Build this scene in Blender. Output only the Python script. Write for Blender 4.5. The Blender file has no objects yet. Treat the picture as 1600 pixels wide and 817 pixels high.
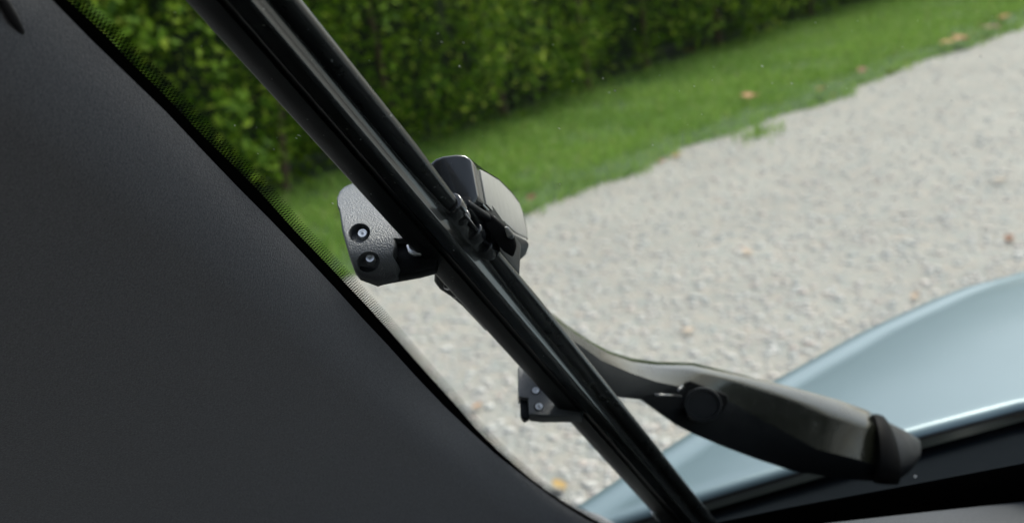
import bpy, bmesh, math, random
from mathutils import Vector as V, Matrix
random.seed(7)
rad = math.radians
S = bpy.context.scene
COL = S.collection

# ------------------------------------------------------------------ camera, sky, sun, exposure
FPX = 1931.0
CAM = V((0, 0, 1.3))
YAW, PITCH, ROLL = rad(38), rad(16), rad(8)
F = V((-math.sin(YAW)*math.cos(PITCH), math.cos(YAW)*math.cos(PITCH), -math.sin(PITCH)))
R0 = V((math.cos(YAW), math.sin(YAW), 0))
U0 = R0.cross(F)
R = R0*math.cos(ROLL) - U0*math.sin(ROLL)
U = U0*math.cos(ROLL) + R0*math.sin(ROLL)
cd = bpy.data.cameras.new('camera')
cam = bpy.data.objects.new('camera', cd)
COL.objects.link(cam)
cam.matrix_world = Matrix(((R.x, U.x, -F.x, CAM.x), (R.y, U.y, -F.y, CAM.y), (R.z, U.z, -F.z, CAM.z), (0, 0, 0, 1)))
cd.sensor_width = 36
cd.lens = 36*FPX/1600
cd.clip_start = 0.01
cd.clip_end = 2000
cd.dof.use_dof = True
cd.dof.focus_distance = 0.455
cd.dof.aperture_fstop = 13.5
S.camera = cam

SUN_EL, SUN_AZ = rad(52), rad(6)      # azimuth from +Y, positive towards +X
w = bpy.data.worlds.new('World')
S.world = w
w.use_nodes = True
wn = w.node_tree
sky = wn.nodes.new('ShaderNodeTexSky')
sky.sky_type = 'NISHITA'
sky.sun_disc = False
sky.sun_elevation = SUN_EL
sky.sun_rotation = SUN_AZ
sky.air_density = 1.0
sky.dust_density = 3.0
sky.ozone_density = 1.0
hs = wn.nodes.new('ShaderNodeHueSaturation'); hs.inputs['Saturation'].default_value = 0.55   # thin high cloud
wn.links.new(sky.outputs[0], hs.inputs['Color'])
wn.links.new(hs.outputs[0], wn.nodes['Background'].inputs[0])
wn.nodes['Background'].inputs[1].default_value = 0.13
ld = bpy.data.lights.new('sun', 'SUN')
ld.energy = 1.8
ld.angle = rad(22)
ld.color = (1, 0.95, 0.87)
sun = bpy.data.objects.new('sun', ld)
COL.objects.link(sun)
sd = V((math.sin(SUN_AZ)*math.cos(SUN_EL), math.cos(SUN_AZ)*math.cos(SUN_EL), math.sin(SUN_EL)))
sun.rotation_euler = sd.to_track_quat('Z', 'Y').to_euler()
S.view_settings.view_transform = 'Standard'
S.view_settings.look = 'None'
S.view_settings.exposure = 1.1
S.view_settings.gamma = 1
S.view_settings.use_curve_mapping = False
S.cycles.max_bounces = 10
S.cycles.transparent_max_bounces = 16

# ------------------------------------------------------------------ helpers
def ray(px, py):
    return F + R*((px-800)/FPX) + U*((408.5-py)/FPX)
def at(px, py, depth):                    # a point of the place at a given distance along the view
    return CAM + ray(px, py)*depth
def at_z(px, py, z):
    r = ray(px, py)
    return CAM + r*((z-CAM.z)/r.z)
def at_plane(px, py, p, n):
    r = ray(px, py)
    return CAM + r*((p-CAM).dot(n)/r.dot(n))

def tag(o, label=None, cat=None, group=None, kind=None):
    if label: o['label'] = label
    if cat: o['category'] = cat
    if group: o['group'] = group
    if kind: o['kind'] = kind
    return o
def mesh(name, verts, faces, mat, parent=None, smooth=False, bevel=0, seg=2, angle=35):
    me = bpy.data.meshes.new(name)
    me.from_pydata([tuple(v) for v in verts], [], faces)
    bm = bmesh.new(); bm.from_mesh(me)
    bmesh.ops.recalc_face_normals(bm, faces=bm.faces)
    bm.to_mesh(me); bm.free()
    return finish(name, me, mat, parent, smooth, bevel, seg, angle)
def finish(name, me, mat, parent=None, smooth=False, bevel=0, seg=2, angle=35):
    o = bpy.data.objects.new(name, me)
    COL.objects.link(o)
    if mat: me.materials.append(mat)
    if parent: o.parent = parent
    if smooth or bevel:
        me.polygons.foreach_set('use_smooth', [True]*len(me.polygons))
    if bevel:
        m = o.modifiers.new('bevel', 'BEVEL'); m.width = bevel; m.segments = seg
        m.limit_method = 'ANGLE'; m.angle_limit = rad(25)
        m.harden_normals = False
    return o
def from_bm(name, bm, mat, parent=None, smooth=False, bevel=0, recalc=True):
    if recalc: bmesh.ops.recalc_face_normals(bm, faces=bm.faces)
    me = bpy.data.meshes.new(name); bm.to_mesh(me); bm.free()
    return finish(name, me, mat, parent, smooth, bevel)
def loft(name, rings, mat, parent=None, smooth=True, caps=True, closed=True, bevel=0):
    n = len(rings[0]); vs = [p for r in rings for p in r]; fs = []
    for i in range(len(rings)-1):
        for j in range(n if closed else n-1):
            k = (j+1) % n
            fs.append((i*n+j, i*n+k, (i+1)*n+k, (i+1)*n+j))
    if caps:
        fs.append(tuple(range(n))); fs.append(tuple((len(rings)-1)*n+j for j in range(n)))
    o = mesh(name, vs, fs, mat, parent, smooth, bevel)
    return o
def sharp(o, deg=30):
    bm = bmesh.new(); bm.from_mesh(o.data)
    for e in bm.edges:
        if len(e.link_faces) == 2 and e.calc_face_angle(0) > rad(deg): e.smooth = False
    bm.to_mesh(o.data); bm.free()
    return o
def cyl_bm(bm, a, b, r1, r2=None, n=20, cap=True):
    r2 = r1 if r2 is None else r2
    ax = (b-a).normalized(); x = ax.orthogonal().normalized(); y = ax.cross(x)
    ra = [bm.verts.new(a + x*r1*math.cos(t)+y*r1*math.sin(t)) for t in [2*math.pi*i/n for i in range(n)]]
    rb = [bm.verts.new(b + x*r2*math.cos(t)+y*r2*math.sin(t)) for t in [2*math.pi*i/n for i in range(n)]]
    for i in range(n):
        bm.faces.new((ra[i], ra[(i+1) % n], rb[(i+1) % n], rb[i]))
    if cap:
        bm.faces.new(ra); bm.faces.new(rb)
def box(name, lo, hi, mat, parent=None, bevel=0.01):
    x0, y0, z0 = lo; x1, y1, z1 = hi
    vs = [(x, y, z) for x in (x0, x1) for y in (y0, y1) for z in (z0, z1)]
    fs = [(0, 1, 3, 2), (4, 6, 7, 5), (0, 4, 5, 1), (2, 3, 7, 6), (0, 2, 6, 4), (1, 5, 7, 3)]
    return mesh(name, vs, fs, mat, parent, bevel=bevel)
def prism(name, pts, off, mat, parent=None, bevel=0.0008):
    """a planar outline given real thickness along off"""
    n = len(pts); vs = list(pts) + [p+off for p in pts]
    fs = [tuple(range(n)), tuple(range(n, 2*n))]
    fs += [(i, (i+1) % n, n+(i+1) % n, n+i) for i in range(n)]
    return mesh(name, vs, fs, mat, parent, bevel=bevel)
def lerp(a, b, t): return a+(b-a)*t
def poly(pts, x):
    """piecewise linear y(x)"""
    if x <= pts[0][0]: return pts[0][1]
    for (a, b), (c, d) in zip(pts, pts[1:]):
        if x <= c: return b+(d-b)*(x-a)/(c-a)
    return pts[-1][1]

# ------------------------------------------------------------------ materials
def pmat(name, col, rough=0.5, metal=0, spec=0.5, coat=0, **kw):
    m = bpy.data.materials.new(name); m.use_nodes = True
    b = m.node_tree.nodes['Principled BSDF']
    b.inputs['Base Color'].default_value = (*col, 1)
    b.inputs['Roughness'].default_value = rough
    b.inputs['Metallic'].default_value = metal
    b.inputs['Specular IOR Level'].default_value = spec
    b.inputs['Coat Weight'].default_value = coat
    b.inputs['Coat Roughness'].default_value = 0.05
    return m
def N(m, t): return m.node_tree.nodes.new(t)
def L(m, a, b): m.node_tree.links.new(a, b)
def bsdf(m): return m.node_tree.nodes['Principled BSDF']
def coords(m): return N(m, 'ShaderNodeTexCoord').outputs['Object']
def noise(m, scale, detail=4, rough=0.6, vec=None):
    n = N(m, 'ShaderNodeTexNoise'); n.inputs['Scale'].default_value = scale
    n.inputs['Detail'].default_value = detail; n.inputs['Roughness'].default_value = rough
    L(m, vec or coords(m), n.inputs['Vector']); return n.outputs['Fac']
def ramp(m, fac, stops, inter='LINEAR'):
    r = N(m, 'ShaderNodeValToRGB'); r.color_ramp.interpolation = inter
    e = r.color_ramp.elements
    while len(e) < len(stops): e.new(0.5)
    for q, (p, c) in zip(e, stops):
        q.position = p; q.color = (*c, 1) if len(c) == 3 else c
    L(m, fac, r.inputs[0]); return r.outputs[0]
def bump(m, h, dist, strength=1.0):
    b = N(m, 'ShaderNodeBump'); b.inputs['Distance'].default_value = dist
    b.inputs['Strength'].default_value = strength
    L(m, h, b.inputs['Height']); L(m, b.outputs[0], bsdf(m).inputs['Normal'])
def g3(a): return (a, a, a)
def mixcol(m, fac, a, b):
    x = N(m, 'ShaderNodeMix'); x.data_type = 'RGBA'
    for i, v in ((6, a), (7, b)):
        if isinstance(v, tuple): x.inputs[i].default_value = (*v, 1)
        else: L(m, v, x.inputs[i])
    L(m, fac, x.inputs[0]); return x.outputs[2]

def dusty(name, col, rough, dust, scale=900, thr=0.70, spec=0.5, grain=0.00006, gscale=2500, coat=0, vary=0.1):
    """dark plastic or rubber with grain, uneven gloss and pale specks of dust"""
    m = pmat(name, col, rough, spec=spec, coat=coat)
    c = coords(m)
    sp = ramp(m, noise(m, scale, 2, 0.5, c), [(thr, g3(0)), (thr+0.02, g3(1))])
    big = ramp(m, noise(m, 60, 3, 0.6, c), [(0.45, g3(0)), (0.7, g3(1))])
    f = N(m, 'ShaderNodeMath'); f.operation = 'MULTIPLY'; L(m, sp, f.inputs[0]); L(m, big, f.inputs[1])
    L(m, mixcol(m, f.outputs[0], col, dust), bsdf(m).inputs['Base Color'])
    rr = ramp(m, noise(m, 120, 4, 0.6, c), [(0.3, g3(max(0, rough-vary*.7))), (0.7, g3(min(1, rough+vary)))])
    L(m, rr, bsdf(m).inputs['Roughness'])
    bump(m, noise(m, gscale, 2, 0.5, c), grain)
    return m

M = {}
M['rubber'] = dusty('rubber', (0.004, 0.0045, 0.0045), 0.36, (0.20, 0.20, 0.18), 500, 0.705, spec=0.12, grain=0.00001, vary=.02)
M['lip'] = dusty('lip_rubber', (0.006, 0.007, 0.006), 0.24, (0.22, 0.22, 0.19), 500, 0.70, spec=1.0, grain=0, coat=0.6, vary=.015)
M['spoiler'] = dusty('spoiler', (0.004, 0.005, 0.005), 0.28, (0.20, 0.22, 0.22), 400, 0.70, spec=0.45, grain=0.000006, vary=.02)
M['plastic'] = dusty('black_plastic', (0.004, 0.005, 0.006), 0.42, (0.15, 0.15, 0.15), 900, 0.75, spec=0.2)
M['bracket'] = dusty('satin_plastic', (0.050, 0.055, 0.060), 0.38, (0.2, 0.2, 0.2), 900, 0.75, spec=1.0, grain=0.00035, gscale=1600)
M['paint_black'] = dusty('satin_black_paint', (0.012, 0.013, 0.009), 0.2, (0.16, 0.16, 0.15), 700, 0.72, spec=0.6, grain=0.000004, coat=0.25)
M['gloss'] = dusty('gloss_black', (0.012, 0.013, 0.014), 0.16, (0.12, 0.12, 0.12), 700, 0.74, grain=0.00001, coat=0.6)
M['metal'] = pmat('bright_metal', (0.85, 0.87, 0.9), 0.36, 0.85)
M['hole'] = pmat('dark_bore', (0.006, 0.006, 0.006), 0.5)
M['seal_lip_shade'] = pmat('seal_rubber_lip_shade', (0.008, 0.008, 0.009), 0.6)  # rubber of the door seal; also paints the shade under the bonnet lip
M['frit'] = pmat('ceramic_frit', (0.003, 0.003, 0.003), 0.7, spec=0.1)
m = pmat('trim_fabric', (0.09, 0.092, 0.10), 0.8, spec=0.25)
c = coords(m)
L(m, ramp(m, noise(m, 1300, 3, 0.7, c), [(0.3, (0.100, 0.103, 0.109)), (0.7, (0.188, 0.192, 0.200))]), bsdf(m).inputs['Base Color'])
bump(m, noise(m, 1700, 2, 0.6, c), 0.00035)
bsdf(m).inputs['Sheen Weight'].default_value = 0.25
M['trim'] = m
m = pmat('dash_plastic', (0.10, 0.11, 0.125), 0.6)
bump(m, noise(m, 900, 3, 0.6), 0.0003)
M['dash'] = m
bsdf(m).inputs['Base Color'].default_value = (0.030, 0.034, 0.040, 1); bsdf(m).inputs['Specular IOR Level'].default_value = 0.3
M['cabin'] = pmat('cabin_lining', (0.035, 0.035, 0.037), 0.85)
M['cowl'] = dusty('cowl_plastic', (0.007, 0.009, 0.011), 0.7, (0.06, 0.06, 0.06), 300, 0.78)
bsdf(M['cowl']).inputs['IOR'].default_value = 1.05; bsdf(M['hole']).inputs['IOR'].default_value = 1.1
m = pmat('pale_blue_paint', (0.14, 0.20, 0.225), 0.45, metal=0.35, coat=0.3)
bsdf(m).inputs['Coat Roughness'].default_value = 0.18
L(m, ramp(m, noise(m, 6, 3), [(0.3, (0.110, 0.165, 0.188)), (0.7, (0.120, 0.178, 0.202))]), bsdf(m).inputs['Base Color'])
M['paint'] = m

# glass: clear sheet that reflects by Fresnel
m = bpy.data.materials.new('windscreen_glass'); m.use_nodes = True
nt = m.node_tree; nt.nodes.remove(nt.nodes['Principled BSDF'])
tr = nt.nodes.new('ShaderNodeBsdfTransparent'); tr.inputs[0].default_value = (0.955, 0.975, 0.965, 1)
gl = nt.nodes.new('ShaderNodeBsdfGlossy'); gl.inputs['Roughness'].default_value = 0.01
lw = nt.nodes.new('ShaderNodeLayerWeight'); lw.inputs[0].default_value = 0.5
pw = nt.nodes.new('ShaderNodeMath'); pw.operation = 'POWER'; pw.inputs[1].default_value = 5
nt.links.new(lw.outputs['Facing'], pw.inputs[0])
fr = nt.nodes.new('ShaderNodeMath'); fr.operation = 'MULTIPLY_ADD'; fr.inputs[1].default_value = 0.12; fr.inputs[2].default_value = 0.006
nt.links.new(pw.outputs[0], fr.inputs[0])
mx = nt.nodes.new('ShaderNodeMixShader')
nt.links.new(fr.outputs[0], mx.inputs[0]); nt.links.new(tr.outputs[0], mx.inputs[1]); nt.links.new(gl.outputs[0], mx.inputs[2])
nt.links.new(mx.outputs[0], nt.nodes['Material Output'].inputs[0])
M['glass'] = m
M['dust'] = pmat('dust', (0.8, 0.8, 0.8), 0.9)

# ground
m = pmat('gravel_ground', (0.4, 0.39, 0.37), 0.9, spec=0.2)
c = coords(m)
vo = N(m, 'ShaderNodeTexVoronoi'); vo.inputs['Scale'].default_value = 75; L(m, c, vo.inputs['Vector'])
sep = N(m, 'ShaderNodeSeparateColor'); L(m, vo.outputs['Color'], sep.inputs[0])
stone = ramp(m, sep.outputs[0], [(0.0, (0.41, 0.42, 0.40)), (0.25, (0.45, 0.44, 0.415)), (0.5, (0.43, 0.445, 0.425)), (0.75, (0.47, 0.46, 0.435)), (1.0, (0.50, 0.50, 0.475))])
blot = ramp(m, noise(m, 2.2, 5, 0.6, c), [(0.3, (0.575, 0.565, 0.55)), (0.7, (0.68, 0.67, 0.65))])
mm = N(m, 'ShaderNodeMix'); mm.data_type = 'RGBA'; mm.blend_type = 'MULTIPLY'; mm.inputs[0].default_value = 1
tone = ramp(m, noise(m, 13, 5, 0.7, c), [(0.32, (0.80, 0.87, 0.89)), (0.5, (0.97, 0.97, 0.95)), (0.68, (1.10, 1.02, 0.95))])
m2 = N(m, 'ShaderNodeMix'); m2.data_type = 'RGBA'; m2.blend_type = 'MULTIPLY'; m2.inputs[0].default_value = 1
L(m, stone, m2.inputs[6]); L(m, tone, m2.inputs[7])
L(m, m2.outputs[2], mm.inputs[6]); L(m, blot, mm.inputs[7])
L(m, mm.outputs[2], bsdf(m).inputs['Base Color'])
inv = N(m, 'ShaderNodeMath'); inv.operation = 'SUBTRACT'; inv.inputs[0].default_value = 1; L(m, vo.outputs['Distance'], inv.inputs[1])
bump(m, noise(m, 90, 2, 0.5, c), 0.0012)
M['gravel'] = m
def stone_mat():
    m = pmat('pebble', (0.4, 0.4, 0.38), 0.85, spec=0.2)
    g = N(m, 'ShaderNodeNewGeometry')
    L(m, ramp(m, g.outputs['Random Per Island'], [(0, (0.35, 0.365, 0.36)), (0.15, (0.41, 0.385, 0.36)), (0.45, (0.39, 0.405, 0.39)), (0.7, (0.45, 0.435, 0.405)), (0.9, (0.46, 0.40, 0.36)), (1, (0.52, 0.52, 0.495))]), bsdf(m).inputs['Base Color'])
    return m
M['stone'] = stone_mat()
def leaf_mat(name, stops, trans=0.35, big=None):
    m = bpy.data.materials.new(name); m.use_nodes = True
    b = bsdf(m); b.inputs['Roughness'].default_value = 0.6; b.inputs['Specular IOR Level'].default_value = 0.12
    g = N(m, 'ShaderNodeNewGeometry')
    col = ramp(m, g.outputs['Random Per Island'], stops)
    if big:
        f = ramp(m, noise(m, big[0], 3, 0.5), [(0.42, g3(0)), (0.62, g3(1))])
        mm = N(m, 'ShaderNodeMix'); mm.data_type = 'RGBA'; mm.blend_type = 'MULTIPLY'; L(m, f, mm.inputs[0])
        L(m, col, mm.inputs[6]); mm.inputs[7].default_value = (*big[1], 1); col = mm.outputs[2]
    L(m, col, b.inputs['Base Color'])
    t = N(m, 'ShaderNodeBsdfTranslucent'); L(m, col, t.inputs[0])
    x = N(m, 'ShaderNodeMixShader'); x.inputs[0].default_value = trans
    L(m, b.outputs[0], x.inputs[1]); L(m, t.outputs[0], x.inputs[2])
    L(m, x.outputs[0], m.node_tree.nodes['Material Output'].inputs[0])
    return m
M['hedge'] = leaf_mat('hedge_leaf', [(0, (0.03, 0.08, 0.003)), (0.4, (0.08, 0.165, 0.006)), (0.75, (0.14, 0.24, 0.012)), (0.93, (0.23, 0.33, 0.02)), (1, (0.42, 0.50, 0.07))], 0.4)
M['grass'] = leaf_mat('grass_blade', [(0, (0.13, 0.235, 0.035)), (0.5, (0.25, 0.41, 0.075)), (0.9, (0.31, 0.46, 0.11)), (1, (0.44, 0.42, 0.18))], 0.35, (1.1, (0.80, 0.85, 0.85)))
M['turf'] = pmat('turf_soil', (0.045, 0.09, 0.02), 0.95)
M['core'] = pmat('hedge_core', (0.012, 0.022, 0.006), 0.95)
M['wood'] = pmat('twig', (0.09, 0.06, 0.035), 0.9)

# ------------------------------------------------------------------ the setting: gravel, turf, grass
mesh('gravel_driveway', [(-150, -150, 0), (150, -150, 0), (150, 150, 0), (-150, 150, 0)], [(0, 1, 2, 3)], M['gravel'])['kind'] = 'structure'
def edge_x(y):       # the ragged edge between gravel and grass
    base = poly([(-2, -3.75), (3.2, -3.36), (4.23, -3.2), (6.2, -2.85), (9.18, -2.35), (13, -1.9), (20, -1.2)], y)
    return base + 0.05*math.sin(y*3.1) + 0.035*math.sin(y*7.7+1) + 0.02*math.sin(y*17)
HEDGE = [(q.y, q.x) for q in (at_z(x, y, 0.03) for x, y in ((330, 345), (460, 318), (800, 203), (950, 147), (1075, 107), (1250, 48), (1350, 17)))]
HEDGE = [(-3, HEDGE[0][1]-.2), (HEDGE[0][0]-1, HEDGE[0][1]-.05)]+HEDGE+[(HEDGE[-1][0]+2, HEDGE[-1][1]+(HEDGE[-1][1]-HEDGE[-2][1])/(HEDGE[-1][0]-HEDGE[-2][0])*2), (30, HEDGE[-1][1]+.2)]
print('hedge', HEDGE)
vs, fs = [], []
ys = [-2+0.12*i for i in range(184)]
for y in ys:
    e = edge_x(y); h = -60
    vs += [(e, y, 0.004), (e-0.12, y, 0.025), (e-0.6, y, 0.03), (h, y, 0.03)]
for i in range(len(ys)-1):
    for j in range(3):
        a = i*4+j; fs.append((a, a+1, a+5, a+4))
mesh('grass_verge', vs, fs, M['turf'])['kind'] = 'structure'

def blades(spots, hmin, hmax, wd):
    vs, fs = [], []
    for x, y, z in spots:
        a = random.uniform(0, 6.283); h = random.uniform(hmin, hmax); lean = random.uniform(0.1, 0.9)*h
        dx, dy = math.cos(a), math.sin(a); b = random.uniform(0, 6.283); wx, wy = math.cos(b)*wd, math.sin(b)*wd
        k = len(vs)
        vs += [(x-wx, y-wy, z), (x+wx, y+wy, z), (x+dx*lean*0.35+wx*0.7, y+dy*lean*0.35+wy*0.7, z+h*0.6),
               (x+dx*lean*0.35-wx*0.7, y+dy*lean*0.35-wy*0.7, z+h*0.6), (x+dx*lean, y+dy*lean, z+h*0.9)]
        fs += [(k, k+1, k+2, k+3), (k+3, k+2, k+4)]
    return vs, fs
spots = []
while len(spots) < 90000:
    y = 1.5+13.5*random.random()**1.3
    e = edge_x(y); hx = poly(HEDGE, y)
    x = e+0.06-random.random()*(e-hx+0.35)
    if x > e-0.22 and random.random() < 0.62: continue
    if math.sin(x*5.3+y*2.1)+math.sin(y*6.7-x*3.1) < -1.1 and random.random() < 0.5: continue
    spots.append((x, y, 0.028 if x < e-0.1 else 0.004))
for (px, py, n, s) in [(1185, 212, 160, .10), (1560, 50, 200, .12), (1300, 130, 120, .1), (1010, 235, 90, .08), (1345, 112, 150, .15), (1420, 95, 150, .15), (905, 290, 80, .07), (1210, 160, 140, .14)]:
    p = at_z(px, py, 0)
    spots += [(p.x+random.gauss(0, s*.5), p.y+random.gauss(0, s), 0.003) for _ in range(n)]
vs, fs = blades(spots, 0.02, 0.065, 0.0032)
g = mesh('grass', vs, fs, M['grass'])
tag(g, 'green mown grass strip growing between the hedge and the gravel', 'grass', kind='stuff')

# pebbles standing proud of the gravel sheet
ico = bmesh.new(); bmesh.ops.create_icosphere(ico, subdivisions=1, radius=1)
iv = [v.co.copy() for v in ico.verts]; ifc = [tuple(v.index for v in f.verts) for f in ico.faces]; ico.free()
vs, fs = [], []
n = 0
while n < 19000:
    px, py = random.uniform(520, 2500), random.uniform(-60, 830)
    p = at_z(px, py, 0)
    if p.y > 11 or p.y < 0.5 or p.x < edge_x(p.y)-0.02: continue
    if random.random() > 0.35 + 0.65*min(1, p.length/6): continue
    r = random.choice((0.006, 0.007, 0.009, 0.011, 0.015))*random.uniform(0.8, 1.25)
    sx, sy, sz = r*random.uniform(.8, 1.3), r*random.uniform(.8, 1.3), r*random.uniform(.25, .5)
    a = random.uniform(0, 6.28); ca, sa = math.cos(a), math.sin(a); k = len(vs)
    for q in iv:
        j = random.uniform(.85, 1.12); x, y, z = q.x*sx*j, q.y*sy*j, q.z*sz
        vs.append((p.x+x*ca-y*sa, p.y+x*sa+y*ca, z+sz*0.05))
    fs += [tuple(k+i for i in t) for t in ifc]; n += 1
me = bpy.data.meshes.new('loose_gravel'); me.from_pydata(vs, [], fs)
o = finish('loose_gravel', me, M['stone'], smooth=True)
tag(o, 'loose pale grey gravel stones covering the driveway', 'gravel', kind='stuff')

# ------------------------------------------------------------------ hedge
hedge = bpy.data.objects.new('hedge', None); COL.objects.link(hedge); hedge.location = (-4.9, 8, 0)
tag(hedge, 'tall clipped green hedge running along the grass strip', 'hedge')
def hp(mesh_obj):
    mesh_obj.parent = hedge; mesh_obj.matrix_parent_inverse = Matrix.Translation((4.9, -8, 0)); return mesh_obj
def wav(y, z):
    return 0.10*math.sin(y*2.3+z*1.7)+0.09*math.sin(y*5.1-z*3.3+1)+0.08*math.sin(y*9.7+z*7.9)*math.sin(z*11.3-y*2.1)+0.05*math.sin(y*19+z*5)*math.sin(z*17)
HT = 2.7
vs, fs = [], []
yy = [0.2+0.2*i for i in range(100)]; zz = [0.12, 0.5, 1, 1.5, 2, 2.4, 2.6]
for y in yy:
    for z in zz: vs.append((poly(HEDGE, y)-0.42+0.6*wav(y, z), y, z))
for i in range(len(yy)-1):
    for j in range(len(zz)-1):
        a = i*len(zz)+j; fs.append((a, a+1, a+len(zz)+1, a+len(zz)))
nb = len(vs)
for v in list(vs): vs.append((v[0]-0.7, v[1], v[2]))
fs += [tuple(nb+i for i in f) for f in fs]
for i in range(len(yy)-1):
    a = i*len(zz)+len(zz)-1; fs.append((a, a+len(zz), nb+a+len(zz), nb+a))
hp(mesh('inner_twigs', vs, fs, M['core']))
for i in range(22):
    y = 0.9+i*0.85+random.uniform(-.1, .1); x = poly(HEDGE, y)-0.3+random.uniform(-.1, .1)
    bm = bmesh.new(); cyl_bm(bm, V((x, y, -0.02)), V((x+random.uniform(-.08, .08), y+random.uniform(-.1, .1), 0.9)), 0.026, 0.014, 7)
    hp(from_bm('trunk', bm, M['wood']))
vs, fs = [], []
def leaf(c, nrm, size):
    nrm = nrm.normalized(); a = nrm.orthogonal().normalized()
    a = Matrix.Rotation(random.uniform(0, 6.283), 3, nrm) @ a; b = nrm.cross(a)
    k = len(vs); cup = nrm*size*0.18
    for q in (-a*size, -b*size*.42+cup*0.3-a*.25*size, b*-.36*size+a*.35*size, a*size-cup, b*.36*size+a*.35*size, b*.42*size-a*.25*size+cup*.3):
        vs.append(c+q)
    fs.append((k, k+1, k+2, k+3)); fs.append((k, k+3, k+4, k+5))
cl = 0
while cl < 12500:
    y = 1.2+15*random.random()**1.5; z = 0.05+random.random()*HT
    if z < 0.25 and random.random() < 0.45: continue
    dep = abs(random.gauss(0, 0.19))
    x = poly(HEDGE, y)+wav(y, z)-dep - 0.10*(z < 0.3) + (0.06 if random.random() < 0.06 else 0)
    c0 = V((x, y, z)); near = y < 8
    if random.random() < 0.10: continue
    for _ in range(9 if near else 6):
        c1 = c0+V((random.gauss(0, .05), random.gauss(0, .075), random.gauss(0, .06)))
        leaf(c1, V((random.uniform(0.1, 1.2), random.uniform(-.9, .6), random.uniform(-.1, 1.2))), random.uniform(.013, .028)*(1 if near else 1.3))
    cl += 1
for (px, py, n, sc, sz) in [(372, 172, 16, .05, .040), (410, 240, 14, .05, .036), (250, 62, 12, .06, .034), (170, 8, 18, .08, .04), (600, 40, 10, .08, .034), (860, 60, 10, .1, .036), (690, 120, 10, .08, .03), (330, 95, 8, .05, .03), (300, 20, 10, .06, .034)]:
    p = at_plane(px, py, V((-4.36, 0, 0)), V((1, 0, 0)))
    for _ in range(n):
        leaf(p+V((random.gauss(0, .03), random.gauss(0, sc), random.gauss(0, sc))), V((1, random.uniform(-.7, .3), random.uniform(.2, 1.2))), sz)
me = bpy.data.meshes.new('foliage'); me.from_pydata([tuple(v) for v in vs], [], fs)
hp(finish('foliage', me, M['hedge']))

# ------------------------------------------------------------------ fallen leaves, each its own thing
LEAVES = [
 (1170, 150, .060, 'o', 'large orange leaf lying alone on the grass, biggest of the fallen leaves'),
 (1285, 139, .050, 'o', 'orange leaf half in the weeds where grass meets gravel right of the lone big leaf'),
 (1300, 150, .034, 'y', 'small yellow leaf on the gravel rim beside the orange leaf in the weeds'),
 (1347, 110, .050, 'b', 'rust brown leaf on the grass edge, left of a pair at the upper right'),
 (1392, 113, .048, 'b', 'rust brown leaf on the grass edge, right of a pair at the upper right'),
 (1499, 60, .075, 'o', 'orange leaf at the gravel edge near the upper right corner, nearest to the car'),
 (1480, 66, .060, 'y', 'yellow leaf beside the orange leaf near the upper right corner'),
 (1546, 43, .085, 'b', 'rust leaf among the weeds at the upper right corner'),
 (1568, 28, .085, 'o', 'orange leaf on the grass farthest away at the upper right corner'),
 (1167, 392, .030, 'p', 'faded tan leaf on the gravel below the lone big grass leaf'),
 (1058, 243, .040, 'y', 'yellow leaf on the gravel edge right of the wiper'),
 (1035, 252, .032, 'o', 'small orange leaf next to the yellow leaf on the gravel edge right of the wiper'),
 (914, 280, .040, 'b', 'brown leaf in the grass edge just right of the wiper end cap'),
 (818, 197, .036, 'b', 'small brown leaf on the shaded grass at the foot of the hedge'),
 (1077, 80, .055, 'o', 'brown leaf caught low in the hedge foliage'),
 (1577, 372, .030, 'b', 'brown leaf on the gravel at the right edge above the bonnet'),
 (1560, 282, .034, 'p', 'pale leaf on the gravel at the right edge, higher than the brown one'),
 (1075, 515, .028, 'p', 'pale tan leaf on the gravel straight above the bend of the wiper arm'),
 (1430, 462, .026, 'p', 'pale tan leaf on the gravel close to the bonnet outline'),
 (873, 757, .030, 'y', 'yellow orange leaf on the gravel between pillar and lower wiper blade'),
 (745, 634, .022, 'o', 'small orange leaf on the gravel seen through the dotted band by the pillar'),
 (830, 308, .036, 'b', 'brown leaf at the grass edge touching the outline of the wiper end cap'),
]
LC = {'o': (0.36, 0.16, 0.045), 'y': (0.38, 0.24, 0.06), 'b': (0.22, 0.10, 0.05), 'p': (0.50, 0.38, 0.28)}
for k, cc in LC.items():
    m = pmat('dry_leaf_'+k, cc, 0.7)
    L(m, ramp(m, noise(m, 60, 3), [(0.3, tuple(x*.7 for x in cc)), (0.7, cc)]), bsdf(m).inputs['Base Color']); LC[k] = m
def leaf_bm(s):
    bm = bmesh.new(); rows = []
    prof = [(-1, .03), (-.7, .42), (-.3, .62), (.1, .60), (.5, .42), (.8, .18), (1, .02)]
    for x, h in prof:
        rows.append([bm.verts.new((x*s, y*h*s, (abs(y)*.16*h+.10*x*x+random.uniform(-.1, .16))*s)) for y in (-1, -.5, 0, .5, 1)])
    for a, b in zip(rows, rows[1:]):
        for j in range(4): bm.faces.new((a[j], a[j+1], b[j+1], b[j]))
    st = [bm.verts.new(q) for q in ((-s, -.02*s, .1*s), (-s, .02*s, .1*s), (-1.5*s, .02*s, .15*s), (-1.5*s, -.02*s, .15*s))]
    bm.faces.new(st)
    return bm
for px, py, s, k, lab in LEAVES:
    p = at_z(px, py, 0.07)
    if 'hedge foliage' in lab: p = at_plane(px, py, V((-4.42, 7, 0)), V((1, 0, 0)))
    elif p.x > edge_x(p.y): p = at_z(px, py, 0.014)
    o = from_bm('fallen_leaf', leaf_bm(s*.85), LC[k], smooth=True, recalc=False)
    o.location = p; o.rotation_euler = (random.uniform(-.25, .25), random.uniform(-.25, .25), random.uniform(0, 6.28))
    tag(o, lab, 'leaf', 'dry leaves scattered over grass and gravel')

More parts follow.
